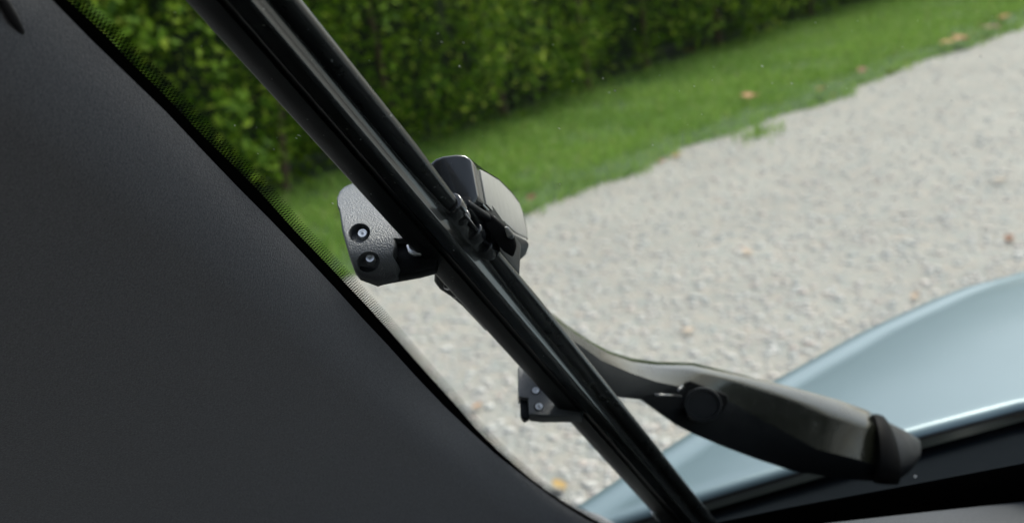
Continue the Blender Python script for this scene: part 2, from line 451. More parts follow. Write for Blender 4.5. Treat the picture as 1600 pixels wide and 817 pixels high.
# ------------------------------------------------------------------ the car: frame of the windscreen
car = bpy.data.objects.new('car', None); COL.objects.link(car)
tag(car, 'pale blue car whose bonnet, wiper and pillar are seen from inside through the windscreen', 'car')
WL0, WL1 = at(384, 0, .35), at(1049, 780, .70)      # line where the rubber lip meets the glass
D = (WL1-WL0).normalized()
AZ = rad(25)
T = V((math.cos(AZ), math.sin(AZ), 0))
NN = T.cross(D).normalized()                        # outward normal of the glass
TT = D.cross(NN)                                    # sideways within the glass (right)
if TT.dot(T) < 0: TT = -TT
MM = 0.001
def on_glass(px, py, off=0.0):                      # point on the glass surface (+ = outside)
    return at_plane(px, py, WL0+NN*(off-0.0008), NN)

# windscreen sheet: flat near the pillar, curving away across the car
def gpt(s, v, off):
    p = WL0+NN*(off-0.0008); s0 = 0.28
    flat = min(s, s0); q = p + T*flat + D*v
    a = AZ; rest = s-flat; st = 0.03
    nn = NN
    while rest > 1e-6:
        ds = min(st, rest); a -= ds/0.5*AZ; q = q+V((math.cos(a), math.sin(a), 0))*ds; rest -= ds
    return q
EDGE = [(-70, -150), (-10, -90), (44, -37), (81, 0), (141, 61), (197, 115), (259.5, 175), (321, 240), (370, 291), (419, 340), (473, 396), (522, 448), (569, 500), (604, 537), (650, 588), (694, 634), (735, 673), (772, 707), (806, 734), (840, 760), (876, 786), (913, 809), (945, 826), (985, 845), (1040, 862)]
ep = [on_glass(x, y) for x, y in EDGE]
def sv(p):                                           # glass coordinates
    q = p-WL0
    # solve q = T s + D v
    tt, dd, td = 1.0, 1.0, T.dot(D); a, b = q.dot(T), q.dot(D); det = 1-td*td
    return (a-td*b)/det, (b-td*a)/det
esv = sorted([sv(p) for p in ep], key=lambda q: q[1])
vmin, vmax = -0.13, esv[-3][1]+0.05
NV, NS = 30, 40
rows_o, rows_i = [], []
edge_tab = [(v, s) for s, v in esv]
for i in range(NV+1):
    v = lerp(vmin, vmax, i/NV)
    s_l = poly(edge_tab, v)-0.035 if v > edge_tab[0][0] else edge_tab[0][1]-0.035
    s_l = min(s_l, 0.05)
    ro, ri = [], []
    for j in range(NS+1):
        s = lerp(s_l, 1.45, (j/NS)**1.3)
        ro.append(gpt(s, v, 0)); ri.append(gpt(s, v, -0.004))
    rows_o.append(ro); rows_i.append(ri)
vs = [p for r in rows_o for p in r]+[p for r in rows_i for p in r]
n1 = NS+1; nb = (NV+1)*n1; fs = []
for i in range(NV):
    for j in range(NS):
        a = i*n1+j; q = (a, a+1, a+n1+1, a+n1); fs.append(q); fs.append(tuple(nb+x for x in reversed(q)))
for j in range(NS):
    fs.append((j, j+1, nb+j+1, nb+j)); a = NV*n1; fs.append((a+j, a+j+1, nb+a+j+1, nb+a+j))
for i in range(NV):
    for j in (0, NS): fs.append((i*n1+j, (i+1)*n1+j, nb+(i+1)*n1+j, nb+i*n1+j))
glass = mesh('windscreen', vs, fs, M['glass'], car, smooth=True); sharp(glass, 40)
glass['label'] = 'clear windscreen with black dotted border along the pillar'

# ceramic border: solid strip + dots fading inwards, and the broad black strip at the bottom
SOLID = [(105, 0), (165, 56), (197, 90), (256, 148), (313, 208), (362, 256), (407, 301), (461, 361), (522, 424), (575, 480), (621, 531), (665, 581), (707, 627), (745, 671), (783, 708), (827, 746), (861, 771), (896, 793), (931, 813), (962, 829)]
OFF = -0.0046
bm = bmesh.new()
so = [on_glass(x, y, OFF) for x, y in [(63, -40)]+SOLID]
wi = [0.03]*len(so)
a = [bm.verts.new(p) for p in so]
out = []
for i, p in enumerate(so):
    tg = (so[min(i+1, len(so)-1)]-so[max(i-1, 0)]).normalized(); out.append(p - NN.cross(tg).normalized()*(-1 if NN.cross(tg).dot(TT) < 0 else 1)*0.03)
b = [bm.verts.new(p) for p in out]
for i in range(len(a)-1): bm.faces.new((a[i], a[i+1], b[i+1], b[i]))
# dots
arc = [0]
for p, q in zip(so, so[1:]): arc.append(arc[-1]+(q-p).length)
def along(s):
    for i in range(len(so)-1):
        if s <= arc[i+1]:
            t = (s-arc[i])/(arc[i+1]-arc[i]); p = so[i].lerp(so[i+1], t)
            tg0 = (so[min(i+1, len(so)-1)]-so[max(i-1, 0)]).normalized(); tg1 = (so[min(i+2, len(so)-1)]-so[i]).normalized()
            return p, tg0.lerp(tg1, t).normalized()
    return so[-1], (so[-1]-so[-2]).normalized()
PER = 0.00148
k = 0; s = 0.002
while s < arc[-1]-0.002:
    p, tg = along(s); per = NN.cross(tg).normalized()
    if per.dot(TT) < 0: per = -per
    fade = 1.0
    rowsN = 6
    for j in range(rowsN):
        d = 0.0003+j*0.00098; sh = 0.00028*(1 if j % 2 else -1) - j*0.00004
        ra = PER*(0.33-0.045*j); rb = 0.00072
        c0 = p+per*d+tg*(sh+0.0)
        ang = 0.35*(1 if j % 2 else -1)
        ta = tg*math.cos(ang)+per*math.sin(ang); pa = per*math.cos(ang)-tg*math.sin(ang)
        bm.faces.new([bm.verts.new(c0+ta*ra*math.cos(q)+pa*rb*math.sin(q)) for q in [2*math.pi*i/7 for i in range(7)]])
    s += PER; k += 1
# bottom strip
top = [(905, 832), (1000, 830), (1220, 782), (1420, 744), (1600, 709), (1760, 670), (2000, 620)]
bot = [(905, 900), (1000, 930), (1220, 930), (1420, 930), (1600, 930), (1760, 900), (2000, 860)]
tsv = [sv(on_glass(x, y)) for x, y in top]; bsv = [sv(on_glass(x, y+30)) for x, y in bot]
for k in range(1, 13):
    tsv.append((tsv[6][0]+.1*k, tsv[6][1])); bsv.append((bsv[6][0]+.1*k, bsv[6][1]))
ta = [bm.verts.new(gpt(a_, b_, OFF)) for a_, b_ in tsv]; ba = [bm.verts.new(gpt(a_, b_, OFF)) for a_, b_ in bsv]
for i in range(len(ta)-1): bm.faces.new((ta[i], ta[i+1], ba[i+1], ba[i]))
fb = from_bm('frit_band', bm, M['frit'], glass)
fb['label'] = 'black printed border fading into small dots'

# specks of dust on the outside of the glass
bm = bmesh.new()
sp = [(1191, 104, 2.2), (1237, 131, 2.0), (961, 142, 2.0), (952, 145, 1.4), (874, 201, 2.0), (1085, 135, 1.6), (724, 67, 1.8), (1020, 227, 1.4), (1274, 36, 1.4), (467, 212, 2.6), (463, 216, 1.6), (435, 332, 2.2), (520, 318, 1.6), (718, 104, 1.6), (1115, 105, 1.2), (875, 288, 1.4), (1410, 74, 1.0), (690, 66, 1.6)]
sp += [(random.uniform(120, 1600), random.uniform(0, 600), random.uniform(.5, 1.2)) for _ in range(110)]
for x, y, r in sp:
    c0 = on_glass(x, y, 0.0001); rr = r*0.85*(c0-CAM).length/FPX; a0 = random.uniform(0, 3); el = random.uniform(.5, 1)
    ring = [bm.verts.new(c0+TT*rr*math.cos(q)+D*rr*el*math.sin(q+a0)*1.6) for q in [2*math.pi*i/7 for i in range(7)]]
    tp = bm.verts.new(c0+NN*rr*0.6)
    for i in range(7): bm.faces.new((ring[i], ring[(i+1) % 7], tp))
dd = from_bm('dust_specks', bm, M['dust'], glass); dd['kind'] = 'stuff'

# ------------------------------------------------------------------ pillar trim
tr_e = [at_plane(x, y, WL0+NN*-0.009, NN) for x, y in EDGE]
W1 = (-NN*0.95 + T*-0.22).normalized()
W2 = V((-0.52, -0.85, 0.0)).normalized()
prof = [(0.0, 0.0), (0.002, 0.0012), (0.006, 0.0045), (0.011, 0.009)]
rings = []
for i, p in enumerate(tr_e):
    k = i/(len(tr_e)-1)
    tg = (tr_e[min(i+1, len(tr_e)-1)]-tr_e[max(i-1, 0)]).normalized()
    bw = lerp(0.027, 0.012, k)                   # width of the rounded shoulder
    row = [p + NN*0.003 + W2*0.004]
    row.append(p)
    q = p; steps = 16
    for s_ in range(1, steps+1):                 # shoulder turning from W1 to W2
        t = s_/steps; dr = (W1*(1-t)+W2*t).normalized(); q = q+dr*(bw*1.6/steps); row.append(q)
    wid = lerp(0.36, 0.60, k)
    for s_ in range(1, 15):
        t = s_/14; row.append(q + W2*wid*t + V((-1, .2, 0))*0.06*t*t)
    last = row[-1]; row.append(last+V((-.05, .03, 0))); row.append(p+NN*.003+V((-.06, .02, 0)))
    rings.append(row)
trim = loft('pillar_trim', rings, M['trim'], car, smooth=True, caps=True, closed=True)
sharp(trim, 50)
trim['label'] = 'dark grey textured windscreen pillar lining'
def tube(name, pts, r, mat, parent, n=10):
    bm = bmesh.new(); rg = []
    for i, p in enumerate(pts):
        tg = (pts[min(i+1, len(pts)-1)]-pts[max(i-1, 0)]).normalized(); x = tg.orthogonal().normalized(); y = tg.cross(x)
        rr = r*(0.6 if i in (0, len(pts)-1) else 1)
        rg.append([p+x*rr*math.cos(a)+y*rr*math.sin(a) for a in [2*math.pi*k/n for k in range(n)]])
    return loft(name, rg, mat, parent)
from mathutils.bvhtree import BVHTree
tb = BVHTree.FromPolygons([tuple(v.co) for v in trim.data.vertices], [tuple(p.vertices) for p in trim.data.polygons])
def on_trim(px, py, lift):
    d = ray(px, py).normalized(); h = tb.ray_cast(CAM, d)
    return (h[0] if h[0] else at(px, py, .3)) - d*lift
tube('door_seal', [on_trim(x, y, l) for x, y, l in ((-40, -80, .001), (-14, -30, .001), (6, 4, .001), (20, 28, .0007), (34, 52, -.001))], 0.0016, M['seal_lip_shade'], trim)

# ------------------------------------------------------------------ bonnet
rear = [at_z(x, y, z) for x, y, z in ((880, 830, .862), (940, 812, .865), (1090, 766, .878), (1220, 728, .886), (1420, 671, .893), (1600, 622, .898))]
rear += [V((rear[-1].x+.22, rear[-1].y+.10, .905)), V((.42, 1.12, .91))]
sil = [at_z(x, y, z) for x, y, z in ((925, 816, .864), (1090, 705, .868), (1250, 600, .866), (1400, 514, .862), (1540, 450, .855), (1600, 435, .850))]
sil += [V((sil[-1].x+.06, 1.6, .80)), V((sil[-1].x+.16, 1.9, .72))]
xl = [(p.y, p.x) for p in sil]; zl = [(p.y, p.z) for p in sil]
yr = [(p.x, p.y) for p in rear]; zr = [(p.x, p.z) for p in rear]
NU, NQ = 40, 30
rows = []
xc = .42
for i in range(NQ+1):
    q = i/NQ
    row = []
    for j in range(NU+1):
        u = (j/NU)**1.5
        x0 = lerp(rear[0].x, xc, u); y0 = poly(yr, x0); y = lerp(y0, 1.95, q**1.2)
        xL = poly(xl, y); x = x0 + (xL-poly(xl, y0))*(1-u)
        dx = max(0, x-xL)
        base = poly(zl, y)
        z = base + 0.045*(1-math.exp(-dx/.16))*lerp(1, .8, q)
        row.append(V((x, y, z)))
    # the round-over into the wing, down to the sill
    p = row[0]; side = []
    for a in range(1, 10):
        t = rad(a*10); side.append(p+V((-0.035*math.sin(t), 0, -0.035*(1-math.cos(t)))))
    lowp = side[-1]
    side += [lowp+V((-.03, 0, -.12)), lowp+V((-.05, 0, -.30)), V((lowp.x-.04, lowp.y, .22))]
    full = list(reversed(side))+row
    right = [V((2*xc-v.x, v.y, v.z)) for v in reversed(full[:-1])]
    rows.append(full+right)
# rolled rear lip and nose
base0 = rows[0]; nrm0 = []
for j in range(len(base0)):
    tg = base0[min(j+1, len(base0)-1)]-base0[max(j-1, 0)]; h_ = V((tg.y, -tg.x, 0))
    if abs(tg.z) > 2*math.hypot(tg.x, tg.y): h_ = V((0, -1, 0))
    if h_.y > 0: h_ = -h_
    nrm0.append(h_.normalized())
LR = .008
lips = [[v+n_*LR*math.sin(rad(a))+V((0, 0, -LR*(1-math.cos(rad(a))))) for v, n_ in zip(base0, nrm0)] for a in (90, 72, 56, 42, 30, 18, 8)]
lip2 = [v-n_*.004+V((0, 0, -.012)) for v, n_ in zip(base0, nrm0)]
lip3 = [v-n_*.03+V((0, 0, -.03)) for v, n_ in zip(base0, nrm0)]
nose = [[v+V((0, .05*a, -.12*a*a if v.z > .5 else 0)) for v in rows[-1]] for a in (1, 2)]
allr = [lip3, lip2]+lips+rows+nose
nc = len(rows[0]); vs = [v for r in allr for v in r]; fs = []
for i in range(len(allr)-1):
    for j in range(nc-1): fs.append((i*nc+j, i*nc+j+1, (i+1)*nc+j+1, (i+1)*nc+j))
fs.append(tuple((len(allr)-1)*nc+j for j in range(nc)))
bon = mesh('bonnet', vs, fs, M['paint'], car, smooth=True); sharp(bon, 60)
bon.data.materials.append(M['seal_lip_shade'])        # black painted on the lip's underside for the shade under the rear edge
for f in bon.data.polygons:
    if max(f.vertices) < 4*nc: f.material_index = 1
bon['label'] = 'pale metallic blue bonnet and front wing'

# cowl panel: dark plastic trough between bonnet and glass
cx = [rear[0]+V((-.12, -.1, 0))]+rear+[V((1.2, .85, .88))]
vs, fs = [], []
for i, p in enumerate(cx):
    t = i/(len(cx)-1)
    g = V((p.x+0.02, p.y-0.16-0.04*t, p.z-0.02))
    for k in range(6):
        s_ = k/5; vs.append(p.lerp(g, s_)+V((0, .012*(1-s_), -.022+0.012*math.sin(s_*math.pi))))
    vs.append(g+V((0, 0, -.25))); vs.append(p+V((0, .02, -.25)))
for i in range(len(cx)-1):
    for j in range(8): k = (j+1) % 8; fs.append((i*8+j, i*8+k, (i+1)*8+k, (i+1)*8+j))
cowl = mesh('cowl_panel', vs, fs, M['cowl'], car, smooth=True); sharp(cowl, 40)

# dashboard
de = [at(x, y, dpt) for x, y, dpt in ((700, 905, .66), (1000, 870, .64), (1290, 817, .62), (1450, 799, .62), (1600, 783, .615), (1900, 745, .60))]
de.append(V((1.1, de[-1].y+.05, de[-1].z)))
rings = []
for p in de:
    rings.append([p, p+V((.002, -.006, .002)), p+V((.01, -.03, .001)), p+V((.03, -.16, -.012)), p+V((.03, -.24, -.05)), p+V((.03, -.25, -.45)), p+V((0, 0, -.45)), p+V((0, .006, -.02))])
dash = loft('dashboard', rings, M['dash'], car); sharp(dash, 45)

# the rest of the cabin that shades it
X0, X1 = -.44, 1.28
vs, fs = [], []
gy = [-2.0, -1.5, -.9, -.4, 0.05, .12]; gx = [X0, X0+.08, X0+.3, xc, X1-.3, X1-.08, X1]
for off in (0, .045):
    for y in gy:
        for x in gx:
            e = 1-((x-xc)/(X1-xc))**2; vs.append((x, y, 1.365+.05*e-.02*(y < -1.4)+off))
n_ = len(gx); nb = len(gy)*n_
for i in range(len(gy)-1):
    for j in range(n_-1):
        a = i*n_+j; q = (a, a+1, a+n_+1, a+n_); fs += [q, tuple(nb+k for k in q)]
for j in range(n_-1):
    for a in (0, (len(gy)-1)*n_): fs.append((a+j, a+j+1, nb+a+j+1, nb+a+j))
for i in range(len(gy)-1):
    for j in (0, n_-1): fs.append((i*n_+j, (i+1)*n_+j, nb+(i+1)*n_+j, nb+i*n_+j))
mesh('roof', vs, fs, M['cabin'], car, smooth=True)
box('door', (X0-.16, -1.1, .25), (X0-.06, .55, .90), M['cabin'], car, .02)
box('door', (X1+.02, -1.1, .25), (X1+.12, .45, .92), M['cabin'], car, .02)
box('rear_bulkhead', (X0-.1, -2.05, .25), (X1+.1, -1.95, 1.38), M['cabin'], car, .02)
box('firewall', (X0-.05, .56, .25), (X1+.1, .60, .86), M['cabin'], car, .01)
box('floor_pan', (X0-.1, -2, .20), (X1+.1, .6, .26), M['cabin'], car, .02)

# ------------------------------------------------------------------ wiper blade
# screen-perpendicular size of a step along TT / NN, used to lay out the section of the blade
mid = WL0.lerp(WL1, 0.35)
def proj(p):
    q = p-CAM; z = q.dot(F); return V((800+FPX*q.dot(R)/z, 408.5-FPX*q.dot(U)/z))
e0 = proj(mid+D*.01)-proj(mid-D*.01); pe = V((-e0.y, e0.x)).normalized()
if pe.x < 0: pe = -pe
kz = (mid-CAM).dot(F)/FPX
kt = (proj(mid+TT*.001)-proj(mid)).dot(pe)*kz/.001
kn = (proj(mid+NN*.001)-proj(mid)).dot(pe)*kz/.001
print('profile factors', kt, kn, 'D', D, 'NN', NN)
def P(p, n):            # section point: p mm across as seen, n mm off the glass -> (t, n)
    return ((p-kn*n)/kt, n)
def tn(t, n, v): return WL0 + TT*(t*MM) + NN*(n*MM) + D*v
def v_at(py):           # distance along the blade of the lip at a height in the photograph
    px = 384+665*py/780
    return ((at_plane(px, py, WL0, NN))-WL0).dot(D)
v_top, v_end = -0.14, v_at(868)
LIP = 0.0               # lip itself is at p = 0
def extrude(name, sec, v0, v1, mat, parent, steps=6, taper=None):
    rings = []
    for i in range(steps+1):
        v = lerp(v0, v1, i/steps); k = taper(i/steps) if taper else 1
        cxm = sum(a for a, b in sec)/len(sec); cym = sum(b for a, b in sec)/len(sec)
        rings.append([tn(cxm+(a-cxm)*k, cym+(b-cym)*k, v) for a, b in sec])
    o = loft(name, rings, mat, parent); sharp(o, 38); return o
wid = 26.2
def fr(x): return (x-.52)*wid     # fraction of the blade's seen width -> mm from the lip
carrier = [P(fr(0.0), 8.2), P(fr(0.004), 7.2), P(fr(0.02), 6.6), P(fr(0.16), 5.6), P(fr(0.27), 4.9), P(fr(0.30), 5.6), P(fr(0.335), 5.4),
           P(fr(0.36), 4.4), P(fr(0.38), 5.0), P(fr(0.62), 7.0), P(fr(0.70), 8.5), P(fr(0.80), 10.5), P(fr(0.72), 14), P(fr(0.35), 14), P(fr(0.10), 11), P(fr(0.03), 9.6)]
blade = extrude('wiper_blade', carrier, v_top, v_end, M['rubber'], car)
blade['label'] = 'long black flat wiper blade seen from its rubber side'
rub = [(-5.2, 6), (-5.35, 3), (-5.2, .7), (-5.0, .5), (-3, .42), (-.75, .30)]
rub += [(-.75+1.5*math.sin(rad(a)), 1.8-1.5*math.cos(rad(a))) for a in range(12, 91, 13)]
rub += [(.9, 3.2), (1.2, 4.4), (1.7, 5.6), (3.2, 6.4), (4.5, 8.4), (0, 9), (-4, 8)]
rl = extrude('rubber_lip', rub, v_top, v_end+.001, M['lip'], blade)
# spoiler: two round-backed lengths with a gap at the joint
def spoiler_sec(scale=1.0):
    c_t, c_n = P(fr(.845), 9.6); out = []
    for i in range(28):
        a = 2*math.pi*i/28
        out.append((c_t+4.15*scale*math.cos(a), c_n+4.15*scale*math.sin(a)*1.0))
    return out
vs1, vs2 = v_at(352)-0.0, v_at(425)
extrude('spoiler', spoiler_sec(), v_top, vs1, M['spoiler'], blade, 8, lambda k: 1 if k < .99 else .8)
extrude('spoiler', spoiler_sec(), vs2, v_end, M['spoiler'], blade, 8, lambda k: 1 if k > .01 else .8)
# joint clips on the spoiler ends
bm = bmesh.new()
ct, cn = P(fr(.845), 9.6)
for v, ln, rr in ((vs1+.001, .006, 4.5), (vs1+.010, .003, 3.4), (vs2-.016, .006, 4.0), (vs2-.005, .007, 4.6)):
    cyl_bm(bm, tn(ct+.4, cn, v), tn(ct+.4, cn, v+ln), rr*MM, n=24)
ck = from_bm('end_clip', bm, M['gloss'], blade, smooth=True, bevel=.0006)
bm = bmesh.new(); cyl_bm(bm, tn(ct+3.2, cn-1.4, vs1+.006), tn(ct+2.6, cn-1.2, vs2-.006), .0007, n=10)
from_bm('retaining_wire', bm, M['gloss'], blade, smooth=True)
bm = bmesh.new(); a_ = tn(*P(fr(.02), 7.0), v_at(812)); cyl_bm(bm, a_, a_+D*.012, .0016, n=12)
from_bm('end_rivet', bm, M['metal'], blade, smooth=True)

# ------------------------------------------------------------------ joint block behind the blade
def near(px, py, n_mm):      # on a plane parallel to the glass, n mm outside it
    return at_plane(px, py, WL0+NN*(n_mm*MM), NN)
conn = prism('joint_block', [near(x, y, 12) for x, y in ((655, 395), (676, 424), (679, 433), (678, 442), (686, 453), (703, 464), (722, 480), (760, 520), (800, 470), (812, 432), (790, 405), (735, 330), (690, 330))], NN*.016, M['plastic'], blade, .0012)
bm = bmesh.new()
for x, y, r in ((700, 447, .0018), (712, 461, .0009), (720, 465, .0009)):
    p = near(x, y, 10.2); cyl_bm(bm, p-NN*.001, p+NN*.004, r, n=12)
from_bm('locking_pin', bm, M['gloss'], conn, smooth=True)

# ------------------------------------------------------------------ nozzle bracket left of the blade
BN = (F*-0.85 + V((0, 0, .50))).normalized()       # the way its face looks
BC = at(600, 365, (near(600, 365, 15)-CAM).dot(F))
B1, B2 = (.5, 40), (.35, 10)
def bp(px, py, off=0): return at_plane(px, py, BC+BN*off, BN)
def bpb(px, py, off=0): return bent(bp(px, py, off), BC, B1)
def bent(p, mid_c, bend):
    oy = (U-BN*U.dot(BN)).normalized(); u = (p-mid_c).dot(oy)
    d = (p-CAM); return p + d.normalized()*(bend[0]*u+bend[1]*u*u)
def face_with_holes(name, outline, holes, thick, mat, parent, mid_c, bend=(0, 0)):
    """moulded block: front face with round bores, side walls and back"""
    n = BN; ox = (R-n*R.dot(n)).normalized(); oy = n.cross(ox)
    if oy.dot(U) < 0: oy = -oy
    bm = bmesh.new(); c0 = outline[0]
    ov = [bm.verts.new(p) for p in outline]
    edges = [bm.edges.new((ov[i], ov[(i+1) % len(ov)])) for i in range(len(ov))]
    hv = []
    for c, r in holes:
        ring = [bm.verts.new(c+ox*r*math.cos(a)+oy*r*math.sin(a)) for a in [2*math.pi*i/36 for i in range(36)]]
        edges += [bm.edges.new((ring[i], ring[(i+1) % 36])) for i in range(36)]; hv.append((c, r, ring))
    bmesh.ops.triangle_fill(bm, use_beauty=True, use_dissolve=False, edges=edges, normal=n)
    # side walls with a rounded shoulder
    prev = ov; m_ = len(ov)
    cen = sum((v.co for v in ov), V())/m_
    for k_, (dz, grow) in enumerate(((.0004, .0006), (.0014, .0010), (thick, .0012))):
        nx = []
        for v in ov:
            dr = (v.co-cen).normalized(); nx.append(bm.verts.new(v.co+dr*grow-n*dz))
        for i in range(m_): bm.faces.new((prev[i], prev[(i+1) % m_], nx[(i+1) % m_], nx[i]))
        prev = nx
    bm.faces.new(prev)
    for c, r, ring in hv:
        pr = ring
        for dz, rr in ((.0003, r*.965), (.0055, r*.93), (.0055, 0.0)):
            if rr == 0:
                bm.faces.new(pr); break
            nx = [bm.verts.new(c+ox*rr*math.cos(a)+oy*rr*math.sin(a)-n*dz) for a in [2*math.pi*i/36 for i in range(36)]]
            for i in range(36): bm.faces.new((pr[i], pr[(i+1) % 36], nx[(i+1) % 36], nx[i]))
            pr = nx
    for h in range(-9, 10):
        bmesh.ops.bisect_plane(bm, geom=bm.verts[:]+bm.edges[:]+bm.faces[:], dist=1e-6, plane_co=mid_c+oy*(h*.0022), plane_no=oy)
    for v in bm.verts:
        v.co = bent(v.co, mid_c, bend)
    o = from_bm(name, bm, mat, parent, smooth=True); sharp(o, 22)
    return o
out1 = [(556, 287), (548, 289), (539, 293), (532, 300), (528, 310), (529, 322), (532, 327), (538, 360), (547, 395), (554, 416), (561, 425), (587, 435), (617, 426), (620, 410), (612, 398), (616, 384), (614, 372), (650, 372), (660, 330), (600, 285)]
px_m = (BC-CAM).dot(F)/FPX
br = face_with_holes('nozzle_bracket', [bp(x, y) for x, y in out1], [(bp(561.5, 364), 17.2*px_m), (bp(575.5, 409), 18*px_m)], .005, M['bracket'], car, BC, B1)
br['label'] = 'satin black bracket with two recessed spray nozzles, left of the blade'
# dark lower foot and recess of the bracket
foot = prism('bracket_foot', [bpb(x, y, -.0035) for x, y in ((560, 414), (564, 428), (588, 438), (614, 433), (653, 426), (680, 419), (690, 380), (640, 370), (612, 376), (600, 420))], -BN*.006, M['plastic'], br, .0008)
def nozzle(cx_, cy_, r, depth, parent, bpf):
    n = BN; ox = (R-n*R.dot(n)).normalized(); oy = n.cross(ox); c = bpf(cx_, cy_, -depth); bm = bmesh.new(); prev = None
    for z, rr in ((-.004, r*1.02), (0, r), (.0006, r*.86), (.0006, r*.62), (.0003, r*.55), (.0004, r*.30), (-.001, r*.26)):
        ring = [bm.verts.new(c+ox*rr*math.cos(a)+oy*rr*math.sin(a)+n*z) for a in [2*math.pi*i/24 for i in range(24)]]
        if prev:
            for i in range(24): bm.faces.new((prev[i], prev[(i+1) % 24], ring[(i+1) % 24], ring[i]))
        prev = ring
    bm.faces.new(prev)
    o = from_bm('spray_nozzle', bm, M['metal'], parent, smooth=True); sharp(o, 30); return o
nozzle(566.5, 365, 8*px_m, .003, br, bpb)
nozzle(578.5, 404, 7.5*px_m, .003, br, bpb)
# bright folded catch in the recess
hk = [(634, 382), (638, 381), (641, 388), (647, 391), (656, 391), (660, 394), (657, 397), (645, 398), (638, 394)]
prism('metal_catch', [bpb(x, y, -.001) for x, y in hk], -BN*.002, M['metal'], br, .0004)

# second, lower bracket half hidden by the blade
BC2 = at(845, 615, (near(845, 615, 15)-CAM).dot(F))
def bp2(px, py, off=0): return at_plane(px, py, BC2+BN*off, BN)
def bpb2(px, py, off=0): return bent(bp2(px, py, off), BC2, B2)
px2 = (BC2-CAM).dot(F)/FPX
out2 = [(811, 576), (812, 600), (812, 619), (827, 621), (828, 645), (845, 647), (905, 648), (925, 610), (870, 560), (830, 545)]
br2 = face_with_holes('nozzle_bracket', [bp2(x, y) for x, y in out2], [(bp2(837, 610), 7.2*px2), (bp2(842, 635), 8*px2)], .009, M['bracket'], car, BC2, B2)
br2['label'] = 'small black bracket with two spray nozzles, half hidden behind the lower blade'
prism('bracket_foot', [bpb2(x, y, -.003) for x, y in ((812, 618), (813, 650), (818, 655), (825, 652), (832, 640), (832, 620))], -BN*.006, M['plastic'], br2, .0006)
nozzle(837, 610, 6*px2, .0006, br2, bpb2)
nozzle(842.5, 635, 6.6*px2, .0006, br2, bpb2)

# ------------------------------------------------------------------ end cap of the arm, right of the blade
d0 = (near(740, 300, 22)-CAM).dot(F)
def ec(px, py, dd): return at(px, py, d0+dd)

def hull(name, pts, mat, parent, bevel, seg=3):
    bm = bmesh.new()
    for p in pts: bm.verts.new(p)
    r = bmesh.ops.convex_hull(bm, input=bm.verts)
    bmesh.ops.delete(bm, geom=[v for v in bm.verts if not v.link_faces], context='VERTS')
    bmesh.ops.dissolve_limit(bm, angle_limit=rad(4), verts=bm.verts, edges=bm.edges)
    o = from_bm(name, bm, mat, parent, smooth=True); m = o.modifiers.new('bevel', 'BEVEL'); m.width = bevel; m.segments = seg
    m.limit_method = 'ANGLE'; m.angle_limit = rad(22); o.modifiers.new('wn', 'WEIGHTED_NORMAL').keep_sharp = True
    return o
A1, A2, A3 = ec(747, 263, .004), ec(757, 320, .0), ec(823, 374, .13)
PN = (A2-A1).cross(A3-A1).normalized()
arc_pts = [at_plane(x, y, A1, PN) for x, y in ((757, 268), (778, 281), (798, 301), (810, 317), (816, 333), (821, 357), (823.5, 374))]
low = [at_plane(x, y, A1, PN) for x, y in ((806, 366), (790, 352), (772, 336))]
front = [ec(*q) for q in ((640, 300, .006), (664, 264, .002), (680, 249, .001), (692, 244.5, 0), (712, 242, 0), (726, 242.5, 0), (735, 248, .0005), (746, 308, -.003), (738, 320, -.004), (690, 350, -.004))]
backs = [p+F*.02 for p in front]
cap = hull('arm_end_cap', front+backs+[A1, A2]+arc_pts+low, M['gloss'], car, .0010)
cap['label'] = 'glossy black rounded cap on the end of the wiper arm'
M['cap_reflection'] = dusty('painted_grey_reflection', (0.27, 0.265, 0.245), 0.5, (0.3, 0.3, 0.3), 900, 0.75, spec=0.4, grain=0.00001)  # grey stands in for gravel and sky reflected in the glossy black cap
pc = sum(arc_pts+low+[A1, A2], V())/(len(arc_pts)+len(low)+2)
pn_ = PN if PN.dot(CAM-pc) > 0 else -PN
prism('cap_reflection_panel', [p.lerp(pc, .035)+pn_*.0006 for p in [A1]+arc_pts+low+[A2]], -pn_*.001, M['cap_reflection'], cap, .0003)  # thin sheet added to carry the painted reflection
tube('cap_rim', [p-F*.0004 for p in arc_pts], .0006, M['hole'], cap)
lug = hull('hinge_lug', [ec(x, y, z) for x, y, z in ((800, 365, .045), (823, 376, .06), (826, 381, .06), (822, 397, .06), (809, 409, .055), (800, 402, .045), (796, 380, .04))]+[ec(x, y, z) for x, y, z in ((812, 372, .075), (826, 385, .075), (815, 404, .075))], M['plastic'], cap, .0012)
hull('hinge_lug', [ec(x, y, z) for x, y, z in ((775, 340, .012), (789, 346, .02), (791, 352, .02), (783, 372, .016), (770, 376, .008), (768, 355, .006))]+[ec(x, y, z) for x, y, z in ((790, 352, .04), (800, 385, .04), (780, 380, .03))], M['plastic'], cap, .001)
hull('hinge_lug', [ec(x, y, z) for x, y, z in ((780, 368, .02), (796, 372, .03), (801, 380, .03), (798, 402, .03), (782, 392, .02))]+[ec(x, y, z) for x, y, z in ((800, 375, .05), (802, 404, .05))], M['plastic'], cap, .001)
prism('hinge_block', [ec(x, y, .003) for x, y in ((756, 326), (772, 338), (788, 352), (803, 366), (808, 384), (802, 402), (786, 392), (770, 372), (756, 352))], F*.016, M['hole'], cap, .001)
hull('hinge_lug', [ec(x, y, z) for x, y, z in ((786, 352, -.003), (796, 354, -.001), (804, 366, 0), (801, 376, 0), (792, 372, -.002))]+[ec(x, y, z) for x, y, z in ((795, 360, .008), (800, 372, .008))], M['gloss'], cap, .0009)
bm = bmesh.new(); cyl_bm(bm, ec(728, 318, -.006), ec(768, 345, .006), 7.2*d0/FPX, n=24)
cyl_bm(bm, ec(767, 343.5, .0065), ec(774, 350, .010), 8.6*d0/FPX, n=24)
